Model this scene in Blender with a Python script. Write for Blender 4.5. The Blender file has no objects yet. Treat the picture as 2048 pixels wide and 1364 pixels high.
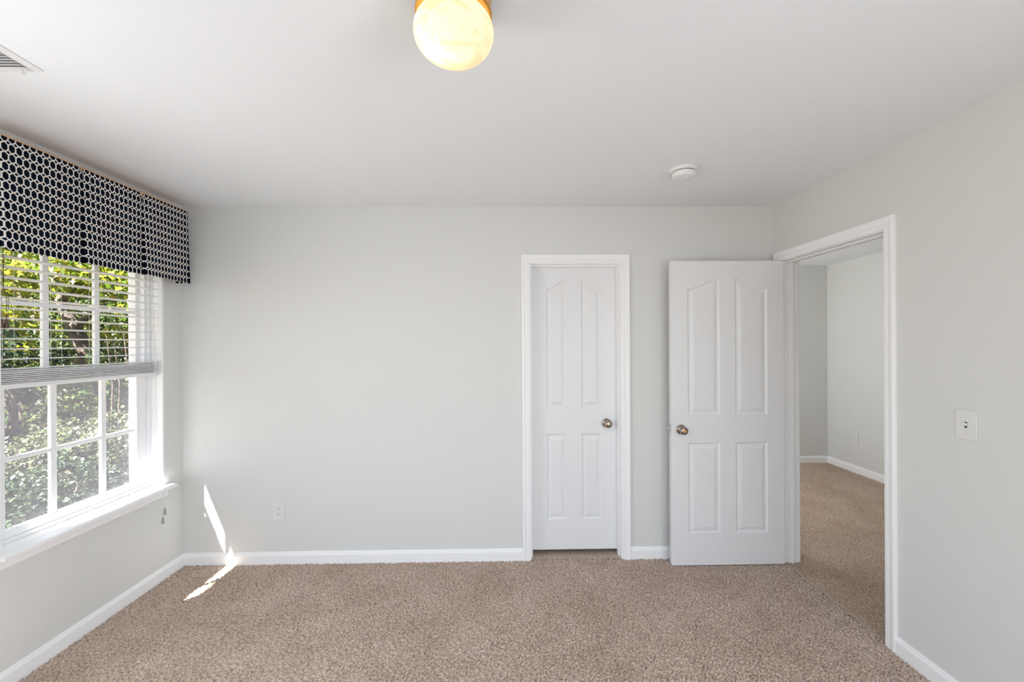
import bpy, bmesh, math, random
import numpy as np
from mathutils import Vector, Matrix

random.seed(7)
RNG = np.random.default_rng(11)
S = bpy.context.scene
COL = S.collection

# ------------------------------------------------------------------ camera
W_PX, H_PX, F_PX = 2048, 1364, 850.0
YAW, ROLL, CAM_H = 0.01876, -0.00503, 1.49864
XL, XR, D, H = 2.184, 1.881, 2.930, 2.44          # left / right wall, back wall, ceiling
L = -XL

def cam_to_world(x, up, fwd):
    cr, sr = math.cos(ROLL), math.sin(ROLL)
    x, up = cr * x - sr * up, sr * x + cr * up
    c, s = math.cos(YAW), math.sin(YAW)
    return Vector((c * x + s * fwd, -s * x + c * fwd, up))

cd = bpy.data.cameras.new('camera')
cam = bpy.data.objects.new('camera', cd)
COL.objects.link(cam)
cd.sensor_fit = 'HORIZONTAL'
cd.sensor_width = 36.0
cd.lens = F_PX / W_PX * 36.0
cd.shift_y = 3.81 / W_PX
cd.clip_start = 0.02
m = Matrix((cam_to_world(1, 0, 0), cam_to_world(0, 1, 0), -cam_to_world(0, 0, 1))).transposed().to_4x4()
m.translation = Vector((0, 0, CAM_H))
cam.matrix_world = m
S.camera = cam

# ------------------------------------------------------------------ exposure, world, sun, added fill lights
S.view_settings.view_transform = 'Standard'
S.view_settings.look = 'None'
S.view_settings.exposure = 0.13
S.view_settings.gamma = 1.0
S.view_settings.use_curve_mapping = False
S.cycles.use_denoising = True
S.cycles.max_bounces = 14
S.cycles.diffuse_bounces = 8
S.cycles.glossy_bounces = 4
S.cycles.transparent_max_bounces = 24
S.cycles.sample_clamp_indirect = 6.0
S.cycles.caustics_reflective = False
S.cycles.caustics_refractive = False

SUN_DIR = Vector((0.80, 1.0, -2.04)).normalized()
w = bpy.data.worlds.new('world')
S.world = w
w.use_nodes = True
wn = w.node_tree.nodes
wl = w.node_tree.links
bg = wn['Background']
sky = wn.new('ShaderNodeTexSky')
sky.sky_type = 'NISHITA'
sky.sun_disc = False
sky.sun_elevation = math.radians(58)
sky.sun_rotation = math.atan2(-SUN_DIR.x, -SUN_DIR.y)
hz = wn.new('ShaderNodeHueSaturation')
hz.inputs['Saturation'].default_value = 0.8
wl.new(sky.outputs[0], hz.inputs['Color'])
wl.new(hz.outputs[0], bg.inputs[0])
bg.inputs[1].default_value = 0.30

sd = bpy.data.lights.new('sun', 'SUN')
sun = bpy.data.objects.new('sun', sd)
COL.objects.link(sun)
sd.energy = 52.0
sd.angle = math.radians(0.55)
sd.color = (0.98, 0.98, 0.97)
sun.rotation_euler = SUN_DIR.to_track_quat('-Z', 'Y').to_euler()
sun.location = (-8, -6, 14)

def fill_light(name, loc, direction, sx, sy, power, color):  # area lamp added as room fill; no such source is seen
    ld = bpy.data.lights.new(name, 'AREA')
    ld.shape = 'RECTANGLE'
    ld.size, ld.size_y = sx, sy
    ld.energy = power
    ld.color = color
    o = bpy.data.objects.new(name, ld)
    COL.objects.link(o)
    o.location = loc
    o.rotation_euler = Vector(direction).to_track_quat('-Z', 'Y').to_euler()
    return o

YR = -1.60                                         # rear wall (behind the camera)
FILL_TINT = (0.91, 0.98, 1.075)
fill_light('fill_rear', (-1.05, YR - 0.02, 1.12), (0, 1, 0.3), 1.35, 2.0, 1.5, FILL_TINT)  # added fill from behind the viewer, left
fill_light('fill_rear', (0.75, YR - 0.02, 1.12), (0.22, 1, -0.25), 1.35, 2.0, 11, FILL_TINT)  # added fill from behind the viewer, right
fill_light('fill_side', (L - 0.02, 0.83, 1.35), (1, -0.15, -0.15), 0.98, 1.40, 19, FILL_TINT)  # added fill from the left, just out of view
fill_light('fill_far_side', (XR + 0.02, -0.80, 1.10), (-1, 0.05, -0.20), 1.05, 1.95, 46, FILL_TINT)  # added fill from the right wall, brightens the left side
fill_light('fill_hall', (1.33, 4.25, 1.45), (1, 0, 0.05), 1.2, 1.45, 24, (0.96, 0.98, 1.0))  # added unseen lamp that brightens the hall

# ------------------------------------------------------------------ materials
def mat(name, color, rough=0.6, metal=0.0, spec=0.5, bump=None, noise=None):
    """bump=(scale, strength, distance); noise=(scale, darker colour, contrast low, high)"""
    mt = bpy.data.materials.new(name)
    mt.use_nodes = True
    n, l = mt.node_tree.nodes, mt.node_tree.links
    p = n['Principled BSDF']
    p.inputs['Base Color'].default_value = (*color, 1)
    p.inputs['Roughness'].default_value = rough
    p.inputs['Metallic'].default_value = metal
    p.inputs['Specular IOR Level'].default_value = spec
    tc = n.new('ShaderNodeTexCoord')
    if bump:
        t = n.new('ShaderNodeTexNoise')
        t.inputs['Scale'].default_value = bump[0]
        t.inputs['Detail'].default_value = 3
        b = n.new('ShaderNodeBump')
        b.inputs['Strength'].default_value = bump[1]
        b.inputs['Distance'].default_value = bump[2]
        l.new(tc.outputs['Object'], t.inputs['Vector'])
        l.new(t.outputs[0], b.inputs['Height'])
        l.new(b.outputs[0], p.inputs['Normal'])
    if noise:
        t = n.new('ShaderNodeTexNoise')
        t.inputs['Scale'].default_value = noise[0]
        t.inputs['Detail'].default_value = 4
        r = n.new('ShaderNodeValToRGB')
        r.color_ramp.elements[0].position = noise[2]
        r.color_ramp.elements[0].color = (*noise[1], 1)
        r.color_ramp.elements[1].position = noise[3]
        r.color_ramp.elements[1].color = (*color, 1)
        l.new(tc.outputs['Object'], t.inputs['Vector'])
        l.new(t.outputs[0], r.inputs[0])
        l.new(r.outputs[0], p.inputs['Base Color'])
    return mt

M_WALL = mat('wall_paint', (0.705, 0.71, 0.693), 0.55, spec=0.3, bump=(260, 0.06, 0.002))
M_CEIL = mat('ceiling_paint', (0.84, 0.86, 0.88), 0.9, spec=0.1, bump=(180, 0.05, 0.002))
M_TRIM = mat('white_trim_paint', (0.90, 0.905, 0.91), 0.35, spec=0.4)
M_DOOR = mat('white_door_paint', (0.80, 0.805, 0.815), 0.38, spec=0.4, bump=(90, 0.02, 0.001))
M_VINYL = mat('white_vinyl', (0.84, 0.845, 0.86), 0.35)
M_SLAT = mat('white_slat', (0.82, 0.82, 0.83), 0.4)
M_PLATE = mat('white_plastic', (0.74, 0.74, 0.73), 0.3)
M_SLOT = mat('dark_slot', (0.06, 0.055, 0.05), 0.6)
M_PLASTIC = mat('detector_plastic', (0.82, 0.82, 0.81), 0.45)
M_GAP = mat('vent_gap_grey', (0.07, 0.07, 0.07), 0.8)
M_VENT = mat('vent_white_metal', (0.80, 0.80, 0.80), 0.4)
M_DUCT = mat('duct_grey', (0.55, 0.55, 0.55), 0.7)
M_KNOB = mat('antique_nickel', (0.36, 0.31, 0.26), 0.24, metal=1.0)
M_LATCH = mat('latch_steel', (0.62, 0.62, 0.61), 0.3, metal=1.0)
M_HINGE = mat('painted_hinge', (0.66, 0.66, 0.66), 0.4)
M_BRASS = mat('brass', (0.80, 0.42, 0.10), 0.27, metal=1.0)
M_CORDW = mat('white_cord', (0.78, 0.77, 0.74), 0.8)
M_CORD_BACKLIT = mat('backlit_cord', (0.12, 0.075, 0.05), 0.8)  # dark brown stands for the cord's backlit darkness
M_TASSEL_BACKLIT = mat('backlit_tassel', (0.10, 0.055, 0.035), 0.5)  # backlit darkness of the tassel put into its colour
M_TASG = mat('grey_tassel', (0.36, 0.36, 0.36), 0.5)
M_WOOD = mat('pale_wood', (0.66, 0.40, 0.22), 0.6, noise=(30, (0.52, 0.30, 0.16), 0.3, 0.7))
M_BARK = mat('bark', (0.14, 0.10, 0.075), 0.9, bump=(30, 0.8, 0.03), noise=(9, (0.04, 0.028, 0.02), 0.35, 0.65))
M_GROUND = mat('leaf_litter', (0.16, 0.115, 0.07), 0.95, noise=(5, (0.07, 0.06, 0.03), 0.35, 0.65))
M_SIDING = mat('outside_siding', (0.62, 0.60, 0.55), 0.7)
M_SOFFIT = mat('white_soffit', (0.78, 0.78, 0.77), 0.6)

def carpet_material(name, dark, light):
    mt = bpy.data.materials.new(name)
    mt.use_nodes = True
    n, l = mt.node_tree.nodes, mt.node_tree.links
    p = n['Principled BSDF']
    p.inputs['Roughness'].default_value = 1.0
    p.inputs['Specular IOR Level'].default_value = 0.05
    p.inputs['Sheen Weight'].default_value = 0.15
    p.inputs['Sheen Roughness'].default_value = 0.6
    tc = n.new('ShaderNodeTexCoord')
    fine = n.new('ShaderNodeTexNoise'); fine.inputs['Scale'].default_value = 110; fine.inputs['Detail'].default_value = 3
    big = n.new('ShaderNodeTexNoise'); big.inputs['Scale'].default_value = 3.2; big.inputs['Detail'].default_value = 3
    l.new(tc.outputs['Object'], fine.inputs['Vector']); l.new(tc.outputs['Object'], big.inputs['Vector'])
    r1 = n.new('ShaderNodeValToRGB')
    r1.color_ramp.elements[0].position = 0.33; r1.color_ramp.elements[0].color = (*dark, 1)
    r1.color_ramp.elements[1].position = 0.60; r1.color_ramp.elements[1].color = (*light, 1)
    r2 = n.new('ShaderNodeValToRGB')
    r2.color_ramp.elements[0].position = 0.35; r2.color_ramp.elements[0].color = (0.86, 0.83, 0.81, 1)
    r2.color_ramp.elements[1].position = 0.65; r2.color_ramp.elements[1].color = (1.0, 1.0, 1.0, 1)
    l.new(fine.outputs[0], r1.inputs[0]); l.new(big.outputs[0], r2.inputs[0])
    mx = n.new('ShaderNodeMix'); mx.data_type = 'RGBA'; mx.blend_type = 'MULTIPLY'
    mx.inputs['Factor'].default_value = 1.0
    l.new(r1.outputs[0], mx.inputs['A']); l.new(r2.outputs[0], mx.inputs['B'])
    l.new(mx.outputs['Result'], p.inputs['Base Color'])
    b = n.new('ShaderNodeBump'); b.inputs['Strength'].default_value = 0.8; b.inputs['Distance'].default_value = 0.004
    l.new(fine.outputs[0], b.inputs['Height']); l.new(b.outputs[0], p.inputs['Normal'])
    return mt
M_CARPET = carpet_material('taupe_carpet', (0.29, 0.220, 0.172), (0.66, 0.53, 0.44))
M_CARPET_WARM_LIT = carpet_material('taupe_carpet_warm_lit', (0.28, 0.200, 0.145), (0.64, 0.485, 0.375))  # taupe carpet with the hall's warm light put into its colour

def glass_material(name, tint, refl):
    mt = bpy.data.materials.new(name)
    mt.use_nodes = True
    n, l = mt.node_tree.nodes, mt.node_tree.links
    n.remove(n['Principled BSDF'])
    t = n.new('ShaderNodeBsdfTransparent'); t.inputs[0].default_value = (*tint, 1)
    g = n.new('ShaderNodeBsdfGlossy'); g.inputs['Roughness'].default_value = 0.02
    mx = n.new('ShaderNodeMixShader'); mx.inputs[0].default_value = refl
    l.new(t.outputs[0], mx.inputs[1]); l.new(g.outputs[0], mx.inputs[2])
    l.new(mx.outputs[0], n['Material Output'].inputs[0])
    return mt
M_GLASS = glass_material('window_glass', (0.97, 0.98, 0.975), 0.012)

def screen_material():
    mt = bpy.data.materials.new('insect_screen_mesh')
    mt.use_nodes = True
    n, l = mt.node_tree.nodes, mt.node_tree.links
    n.remove(n['Principled BSDF'])
    t = n.new('ShaderNodeBsdfTransparent')
    d = n.new('ShaderNodeBsdfDiffuse'); d.inputs[0].default_value = (0.34, 0.32, 0.36, 1)
    tr = n.new('ShaderNodeBsdfTranslucent'); tr.inputs[0].default_value = (0.34, 0.32, 0.36, 1)
    a = n.new('ShaderNodeMixShader'); a.inputs[0].default_value = 0.5
    mx = n.new('ShaderNodeMixShader'); mx.inputs[0].default_value = 0.10
    l.new(d.outputs[0], a.inputs[1]); l.new(tr.outputs[0], a.inputs[2])
    l.new(t.outputs[0], mx.inputs[1]); l.new(a.outputs[0], mx.inputs[2])
    l.new(mx.outputs[0], n['Material Output'].inputs[0])
    return mt
M_SCREEN = screen_material()

def leaf_material(name, cols, trans):
    mt = bpy.data.materials.new(name)
    mt.use_nodes = True
    n, l = mt.node_tree.nodes, mt.node_tree.links
    n.remove(n['Principled BSDF'])
    geo = n.new('ShaderNodeNewGeometry')
    r = n.new('ShaderNodeValToRGB')
    e = r.color_ramp.elements
    e[0].position = 0.0; e[0].color = (*cols[0], 1)
    e[1].position = 1.0; e[1].color = (*cols[-1], 1)
    for i, c in enumerate(cols[1:-1]):
        k = e.new((i + 1) / (len(cols) - 1)); k.color = (*c, 1)
    l.new(geo.outputs['Random Per Island'], r.inputs[0])
    d = n.new('ShaderNodeBsdfDiffuse'); t = n.new('ShaderNodeBsdfTranslucent')
    g = n.new('ShaderNodeBsdfGlossy'); g.inputs['Roughness'].default_value = 0.45
    l.new(r.outputs[0], d.inputs[0]); l.new(r.outputs[0], t.inputs[0])
    a = n.new('ShaderNodeMixShader'); a.inputs[0].default_value = trans
    l.new(d.outputs[0], a.inputs[1]); l.new(t.outputs[0], a.inputs[2])
    b = n.new('ShaderNodeMixShader'); b.inputs[0].default_value = 0.03
    l.new(a.outputs[0], b.inputs[1]); l.new(g.outputs[0], b.inputs[2])
    l.new(b.outputs[0], n['Material Output'].inputs[0])
    return mt
M_LEAF_YEL = leaf_material('yellow_green_leaves', [(0.062, 0.118, 0.012), (0.136, 0.198, 0.019), (0.260, 0.260, 0.025), (0.372, 0.310, 0.050)], 0.5)
M_LEAF_MID = leaf_material('green_leaves', [(0.031, 0.061, 0.015), (0.061, 0.102, 0.025), (0.102, 0.138, 0.041), (0.153, 0.163, 0.061)], 0.4)
M_LEAF_DRK = leaf_material('dark_leaves', [(0.013, 0.027, 0.013), (0.025, 0.046, 0.021), (0.046, 0.067, 0.029)], 0.3)
M_LEAF_GRY = leaf_material('grey_green_leaves', [(0.030, 0.045, 0.016), (0.055, 0.075, 0.028), (0.095, 0.110, 0.045), (0.150, 0.155, 0.080)], 0.35)

def valance_material():
    mt = bpy.data.materials.new('navy_lattice_fabric')
    mt.use_nodes = True
    n, l = mt.node_tree.nodes, mt.node_tree.links
    p = n['Principled BSDF']
    p.inputs['Roughness'].default_value = 0.9
    p.inputs['Specular IOR Level'].default_value = 0.1
    uv = n.new('ShaderNodeUVMap'); uv.uv_map = 'UVMap'
    sx = n.new('ShaderNodeSeparateXYZ'); l.new(uv.outputs[0], sx.inputs[0])
    def mth(op, a, b=None, c=None):
        k = n.new('ShaderNodeMath'); k.operation = op
        for i, v in enumerate((a, b, c)):
            if v is None: continue
            if isinstance(v, (int, float)): k.inputs[i].default_value = v
            else: l.new(v, k.inputs[i])
        return k.outputs[0]
    PW, PH = 0.0272, 0.0411                         # repeat of the lattice in metres
    u = mth('ABSOLUTE', mth('SUBTRACT', mth('FRACT', mth('DIVIDE', sx.outputs[0], PW)), 0.5))
    v = mth('ABSOLUTE', mth('SUBTRACT', mth('FRACT', mth('DIVIDE', sx.outputs[1], PH)), 0.5))
    e = mth('MULTIPLY_ADD', u, 0.55, v)             # v + 0.55u : 0.5 on the lattice line
    hexa = mth('MULTIPLY', mth('LESS_THAN', e, 0.445), mth('LESS_THAN', u, 0.398))
    diam = mth('GREATER_THAN', e, 0.608)
    line = mth('SUBTRACT', 1.0, mth('MAXIMUM', hexa, diam))
    cm = n.new('ShaderNodeMix'); cm.data_type = 'RGBA'
    cm.inputs['A'].default_value = (0.003, 0.004, 0.009, 1)
    cm.inputs['B'].default_value = (0.93, 0.90, 0.86, 1)
    l.new(line, cm.inputs['Factor'])
    l.new(cm.outputs['Result'], p.inputs['Base Color'])
    ct = n.new('ShaderNodeMix'); ct.data_type = 'RGBA'
    ct.inputs['A'].default_value = (0.05, 0.16, 0.32, 1)
    ct.inputs['B'].default_value = (0.88, 0.85, 0.82, 1)
    l.new(line, ct.inputs['Factor'])
    t = n.new('ShaderNodeBsdfTranslucent'); l.new(ct.outputs['Result'], t.inputs[0])
    mx = n.new('ShaderNodeMixShader'); mx.inputs[0].default_value = 0.16
    l.new(p.outputs[0], mx.inputs[1]); l.new(t.outputs[0], mx.inputs[2])
    l.new(mx.outputs[0], n['Material Output'].inputs[0])
    return mt
M_VALANCE = valance_material()

def globe_material():
    mt = bpy.data.materials.new('alabaster_glass')
    mt.use_nodes = True
    n, l = mt.node_tree.nodes, mt.node_tree.links
    p = n['Principled BSDF']
    p.inputs['Roughness'].default_value = 0.25
    tc = n.new('ShaderNodeTexCoord')
    mp = n.new('ShaderNodeMapping'); mp.inputs['Rotation'].default_value = (0.6, 0.4, 0.5)
    mp.inputs['Scale'].default_value = (1.0, 1.0, 2.2)
    l.new(tc.outputs['Object'], mp.inputs[0])
    t = n.new('ShaderNodeTexNoise'); t.inputs['Scale'].default_value = 11; t.inputs['Detail'].default_value = 5
    t.inputs['Distortion'].default_value = 1.6
    l.new(mp.outputs[0], t.inputs['Vector'])
    r = n.new('ShaderNodeValToRGB')
    r.color_ramp.elements[0].position = 0.40; r.color_ramp.elements[0].color = (0.92, 0.76, 0.55, 1)
    r.color_ramp.elements[1].position = 0.56; r.color_ramp.elements[1].color = (0.98, 0.92, 0.76, 1)
    l.new(t.outputs[0], r.inputs[0])
    l.new(r.outputs[0], p.inputs['Base Color'])
    tr = n.new('ShaderNodeBsdfTranslucent'); l.new(r.outputs[0], tr.inputs[0])
    mx = n.new('ShaderNodeMixShader'); mx.inputs[0].default_value = 0.75
    l.new(p.outputs[0], mx.inputs[1]); l.new(tr.outputs[0], mx.inputs[2])
    l.new(mx.outputs[0], n['Material Output'].inputs[0])
    return mt
M_GLOBE = globe_material()

# ------------------------------------------------------------------ helpers
def link(name, me, material, parent=None):
    o = bpy.data.objects.new(name, me)
    COL.objects.link(o)
    if material is not None:
        me.materials.append(material)
    if parent is not None:
        o.parent = parent
    return o

def obj(name, bm, material, parent=None, smooth=False):
    bmesh.ops.recalc_face_normals(bm, faces=bm.faces[:])
    me = bpy.data.meshes.new(name)
    bm.to_mesh(me)
    bm.free()
    if smooth:
        for f in me.polygons:
            f.use_smooth = True
    o = link(name, me, material, parent)
    if smooth:
        md = o.modifiers.new('smooth_by_angle', 'EDGE_SPLIT')
        md.split_angle = math.radians(40)
    return o

def tag(o, label, cat, group=None, kind=None):
    o['label'] = label
    o['category'] = cat
    if group: o['group'] = group
    if kind: o['kind'] = kind
    return o

def struct(o, label, cat):
    return tag(o, label, cat, kind='structure')

def empty(name, loc):
    o = bpy.data.objects.new(name, None)
    o.empty_display_size = 0.1
    COL.objects.link(o)
    o.location = loc
    return o

def box(bm, lo, hi, bevel=0.0, seg=2):
    lo, hi = Vector(lo), Vector(hi)
    r = bmesh.ops.create_cube(bm, size=1.0)
    vs = r['verts']
    for v in vs:
        v.co = Vector((lo[i] + (v.co[i] + 0.5) * (hi[i] - lo[i]) for i in range(3)))
    if bevel > 0:
        es = list({e for v in vs for e in v.link_edges})
        bmesh.ops.bevel(bm, geom=es, offset=bevel, segments=seg, affect='EDGES', profile=0.5)

def box_obj(name, lo, hi, material, parent=None, bevel=0.0, origin=None):
    bm = bmesh.new()
    box(bm, lo, hi, bevel)
    return obj(name, bm, material, parent)

def lathe(bm, profile, seg=48, mtx=None):
    """profile = [(r, z)], turned about z, then moved by mtx"""
    rings = []
    for r, z in profile:
        if r < 1e-6:
            rings.append([bm.verts.new((0, 0, z))])
        else:
            rings.append([bm.verts.new((r * math.cos(2 * math.pi * k / seg), r * math.sin(2 * math.pi * k / seg), z)) for k in range(seg)])
    for a, b in zip(rings, rings[1:]):
        for k in range(seg):
            k2 = (k + 1) % seg
            if len(a) == 1 and len(b) == 1: continue
            if len(a) == 1: bm.faces.new((a[0], b[k], b[k2]))
            elif len(b) == 1: bm.faces.new((a[k], a[k2], b[0]))
            else: bm.faces.new((a[k], a[k2], b[k2], b[k]))
    if mtx is not None:
        bmesh.ops.transform(bm, matrix=mtx, verts=[v for r in rings for v in r])

def tube(bm, pts, r, seg=6):
    pts = [Vector(p) for p in pts]
    rings = []
    for i, p in enumerate(pts):
        rr = r[i] if isinstance(r, (list, tuple)) else r
        d = (pts[min(i + 1, len(pts) - 1)] - pts[max(i - 1, 0)]).normalized()
        a = d.orthogonal().normalized()
        if i:                                        # keep rings aligned
            a = (pa - d * pa.dot(d)).normalized()
        pa = a
        b = d.cross(a)
        rings.append([bm.verts.new(p + rr * (math.cos(2 * math.pi * k / seg) * a + math.sin(2 * math.pi * k / seg) * b)) for k in range(seg)])
    for q, s in zip(rings, rings[1:]):
        for k in range(seg):
            bm.faces.new((q[k], q[(k + 1) % seg], s[(k + 1) % seg], s[k]))
    bm.faces.new(rings[0]); bm.faces.new(rings[-1][::-1])

def wall_boxes(bm, axis, c0, c1, a0, a1, z0, z1, openings):
    """a slab between c0 and c1 on `axis`, running a0..a1 on the other axis, with rectangular openings (a, b, z, Z)"""
    cuts = sorted({a0, a1, *[x for o in openings for x in o[:2]]})
    def put(p, q, r, s):
        if q - p < 1e-6 or s - r < 1e-6: return
        if axis == 'x': box(bm, (c0, p, r), (c1, q, s))
        else: box(bm, (p, c0, r), (q, c1, s))
    for p, q in zip(cuts, cuts[1:]):
        mid = (p + q) / 2
        z = z0
        for o in sorted([o for o in openings if o[0] < mid < o[1]], key=lambda o: o[2]):
            put(p, q, z, o[2]); z = o[3]
        put(p, q, z, z1)

# ------------------------------------------------------------------ structure: walls, ceiling, floor
WY0, WY1, WZ0, WZ1 = 1.886, 2.757, 0.600, 2.075     # window opening on the left wall
XO = -2.365                                         # outside face of the left wall
JX0, JX1 = XR, XR + 0.118                           # right wall thickness
DY0, DY1, DZ = 2.066, 2.848, 2.043                  # doorway in the right wall (between jamb faces)
CX0, CX1, CZ = 0.184, 0.806, 2.043                  # closet doorway in the back wall (between jamb faces)
JT = 0.018                                          # jamb board thickness
HX, HY = 4.00, 5.185                                # far walls of the hall

bm = bmesh.new()
wall_boxes(bm, 'x', XO, L, YR - 0.15, D + 0.12, 0, H, [(WY0 - 0.012, WY1 + 0.012, WZ0 - 0.02, WZ1 + 0.012), (0.32, 1.34, 0.65, 2.05)])
struct(obj('wall_left', bm, M_WALL), 'pale grey left wall around the window', 'wall')
bm = bmesh.new()
wall_boxes(bm, 'y', D, D + 0.12, L, JX1, 0, H, [(CX0 - JT, CX1 + JT, -1, CZ + JT)])
struct(obj('wall_back', bm, M_WALL), 'pale grey back wall with the narrow closet door', 'wall')
bm = bmesh.new()
wall_boxes(bm, 'x', JX0, JX1, YR - 0.15, D, 0, H, [(DY0 - JT, DY1 + JT, -1, DZ + JT), (-1.35, -0.25, 0.1, 2.1)])
struct(obj('wall_right', bm, M_WALL), 'pale grey right wall with the open doorway and the light switch', 'wall')
bm = bmesh.new()
wall_boxes(bm, 'y', YR - 0.15, YR, L, JX0, 0, H, [(-1.72, -0.38, 0.1, 2.15), (0.08, 1.42, 0.1, 2.15)])
struct(obj('wall_rear', bm, M_WALL), 'pale grey wall behind the viewer with two added window openings for fill light', 'wall')
bm = bmesh.new()
wall_boxes(bm, 'x', HX, HX + 0.12, 0.3, HY + 0.12, 0, H, [])
struct(obj('wall_hall_right', bm, M_WALL), 'far right wall of the hall seen through the doorway', 'wall')
bm = bmesh.new()
wall_boxes(bm, 'y', HY, HY + 0.12, 1.3, HX, 0, H, [])
struct(obj('wall_hall_back', bm, M_WALL), 'end wall of the hall seen through the doorway', 'wall')
bm = bmesh.new()
wall_boxes(bm, 'y', 0.18, 0.30, JX1, HX + 0.12, 0, H, [])
struct(obj('wall_hall_front', bm, M_WALL), 'near wall of the hall beyond the doorway', 'wall')
bm = bmesh.new()
wall_boxes(bm, 'x', 1.2, 1.3, D + 0.12, HY + 0.12, 0, H, [(3.65, 4.85, 0.7, 2.2)])
wall_boxes(bm, 'x', -0.30, -0.20, D + 0.12, D + 0.80, 0, H, [])
wall_boxes(bm, 'y', D + 0.80, D + 0.90, -0.30, 1.2, 0, H, [])
struct(obj('wall_closet', bm, M_WALL), 'inner walls of the closet behind the narrow door', 'wall')
bm = bmesh.new()
box(bm, (XO, YR - 0.15, H), (HX + 0.12, HY + 0.12, H + 0.2))
struct(obj('ceiling', bm, M_CEIL), 'flat white ceiling', 'ceiling')

def heightfield(x0, x1, y0, y1, step, seed, amp):
    nx, ny = int(round((x1 - x0) / step)) + 1, int(round((y1 - y0) / step)) + 1
    r = np.random.default_rng(seed)
    wn_ = np.fft.rfft2(r.standard_normal((ny, nx)))
    fy = np.fft.fftfreq(ny, step)[:, None]; fx = np.fft.rfftfreq(nx, step)[None, :]
    fr = np.sqrt((fx * 1.20 + fy * 0.55) ** 2 + (fy * 0.75) ** 2)
    filt = np.exp(-((fr - 46.0) / 24.0) ** 2) + 0.9 * np.exp(-(fr / 7.0) ** 2) * (fr > 0.3)
    z = np.fft.irfft2(wn_ * filt, s=(ny, nx))
    z = z / z.std() * amp
    z = np.clip(z, -2.2 * amp, 1.5 * amp)
    X, Y = np.meshgrid(np.linspace(x0, x1, nx), np.linspace(y0, y1, ny))
    co = np.stack([X, Y, z], -1).reshape(-1, 3)
    idx = np.arange(nx * ny).reshape(ny, nx)
    q = np.stack([idx[:-1, :-1], idx[:-1, 1:], idx[1:, 1:], idx[1:, :-1]], -1).reshape(-1, 4)
    return co, q

def mesh_from_arrays(name, co, q):
    me = bpy.data.meshes.new(name)
    me.vertices.add(len(co)); me.vertices.foreach_set('co', co.astype(np.float32).ravel())
    n = q.shape[1]
    me.loops.add(q.size); me.loops.foreach_set('vertex_index', q.astype(np.int32).ravel())
    me.polygons.add(len(q))
    me.polygons.foreach_set('loop_start', (np.arange(len(q)) * n).astype(np.int32))
    me.polygons.foreach_set('loop_total', np.full(len(q), n, np.int32))
    me.update(calc_edges=True)
    me.validate()
    return me

parts = [heightfield(L, XR, 0.0, D, 0.004, 1, 0.0036),
         heightfield(XR, HX, 1.50, HY, 0.008, 2, 0.0030),
         heightfield(-0.2, 1.2, D, D + 0.8, 0.012, 3, 0.0016)]
flat = lambda x0, x1, y0, y1: (np.array([[x0, y0, 0], [x1, y0, 0], [x1, y1, 0], [x0, y1, 0]], float), np.array([[0, 1, 2, 3]]))
parts += [flat(L, XR, YR, 0.0), flat(XR, HX, YR, 1.50), flat(1.3, XR, D + 0.12, HY)]
cos, qs, off = [], [], 0
for co, q in parts:
    cos.append(co); qs.append(q + off); off += len(co)
floor = link('floor', mesh_from_arrays('floor', np.concatenate(cos), np.concatenate(qs)), M_CARPET)
floor.data.materials.append(M_CARPET_WARM_LIT)          # hall part: same carpet, warm light put into a browner colour
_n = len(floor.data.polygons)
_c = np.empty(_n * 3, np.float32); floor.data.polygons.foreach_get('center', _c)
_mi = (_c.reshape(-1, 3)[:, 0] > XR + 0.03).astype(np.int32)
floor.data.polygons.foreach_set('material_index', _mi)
floor.data.polygons.foreach_set('use_smooth', np.ones(_n, bool))
struct(floor, 'taupe cut pile carpet floor running through the doorway', 'floor')

# ------------------------------------------------------------------ trim: baseboards, casings, jambs
BASE = [(0, 0), (0.0135, 0), (0.0135, 0.058), (0.0125, 0.064), (0.0085, 0.070), (0.0075, 0.076), (0.004, 0.083), (0, 0.083)]
def baseboard(name, p, q, nrm, label):
    """board along p->q at floor level, standing off the wall in direction nrm"""
    p, q, nrm = Vector((*p, -0.006)), Vector((*q, -0.006)), Vector((*nrm, 0))
    bm = bmesh.new()
    a = [bm.verts.new(p + nrm * t + Vector((0, 0, z + 0.006 if z else 0))) for t, z in BASE]
    b = [bm.verts.new(q + nrm * t + Vector((0, 0, z + 0.006 if z else 0))) for t, z in BASE]
    k = len(a)
    for i in range(k):
        bm.faces.new((a[i], a[(i + 1) % k], b[(i + 1) % k], b[i]))
    bm.faces.new(a[::-1]); bm.faces.new(b)
    return struct(obj(name, bm, M_TRIM), label, 'baseboard')
CW = 0.058
baseboard('baseboard_left', (L, YR), (L, D), (1, 0), 'white baseboard under the window')
baseboard('baseboard_back', (L, D), (CX0 - 0.005 - CW, D), (0, -1), 'long white baseboard between the window corner and the closet')
baseboard('baseboard_back_right', (CX1 + 0.005 + CW, D), (XR, D), (0, -1), 'short white baseboard between the closet and the open door')
baseboard('baseboard_right', (XR, YR), (XR, DY0 - 0.005 - CW), (-1, 0), 'white baseboard on the right wall in front of the doorway')
baseboard('baseboard_rear', (L, YR), (XR, YR), (0, 1), 'white baseboard behind the viewer')
baseboard('baseboard_hall_back', (1.3, HY), (HX, HY), (0, -1), 'white baseboard at the end wall of the hall')
baseboard('baseboard_hall_right', (HX, 0.3), (HX, HY), (-1, 0), 'white baseboard along the right wall of the hall')

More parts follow.
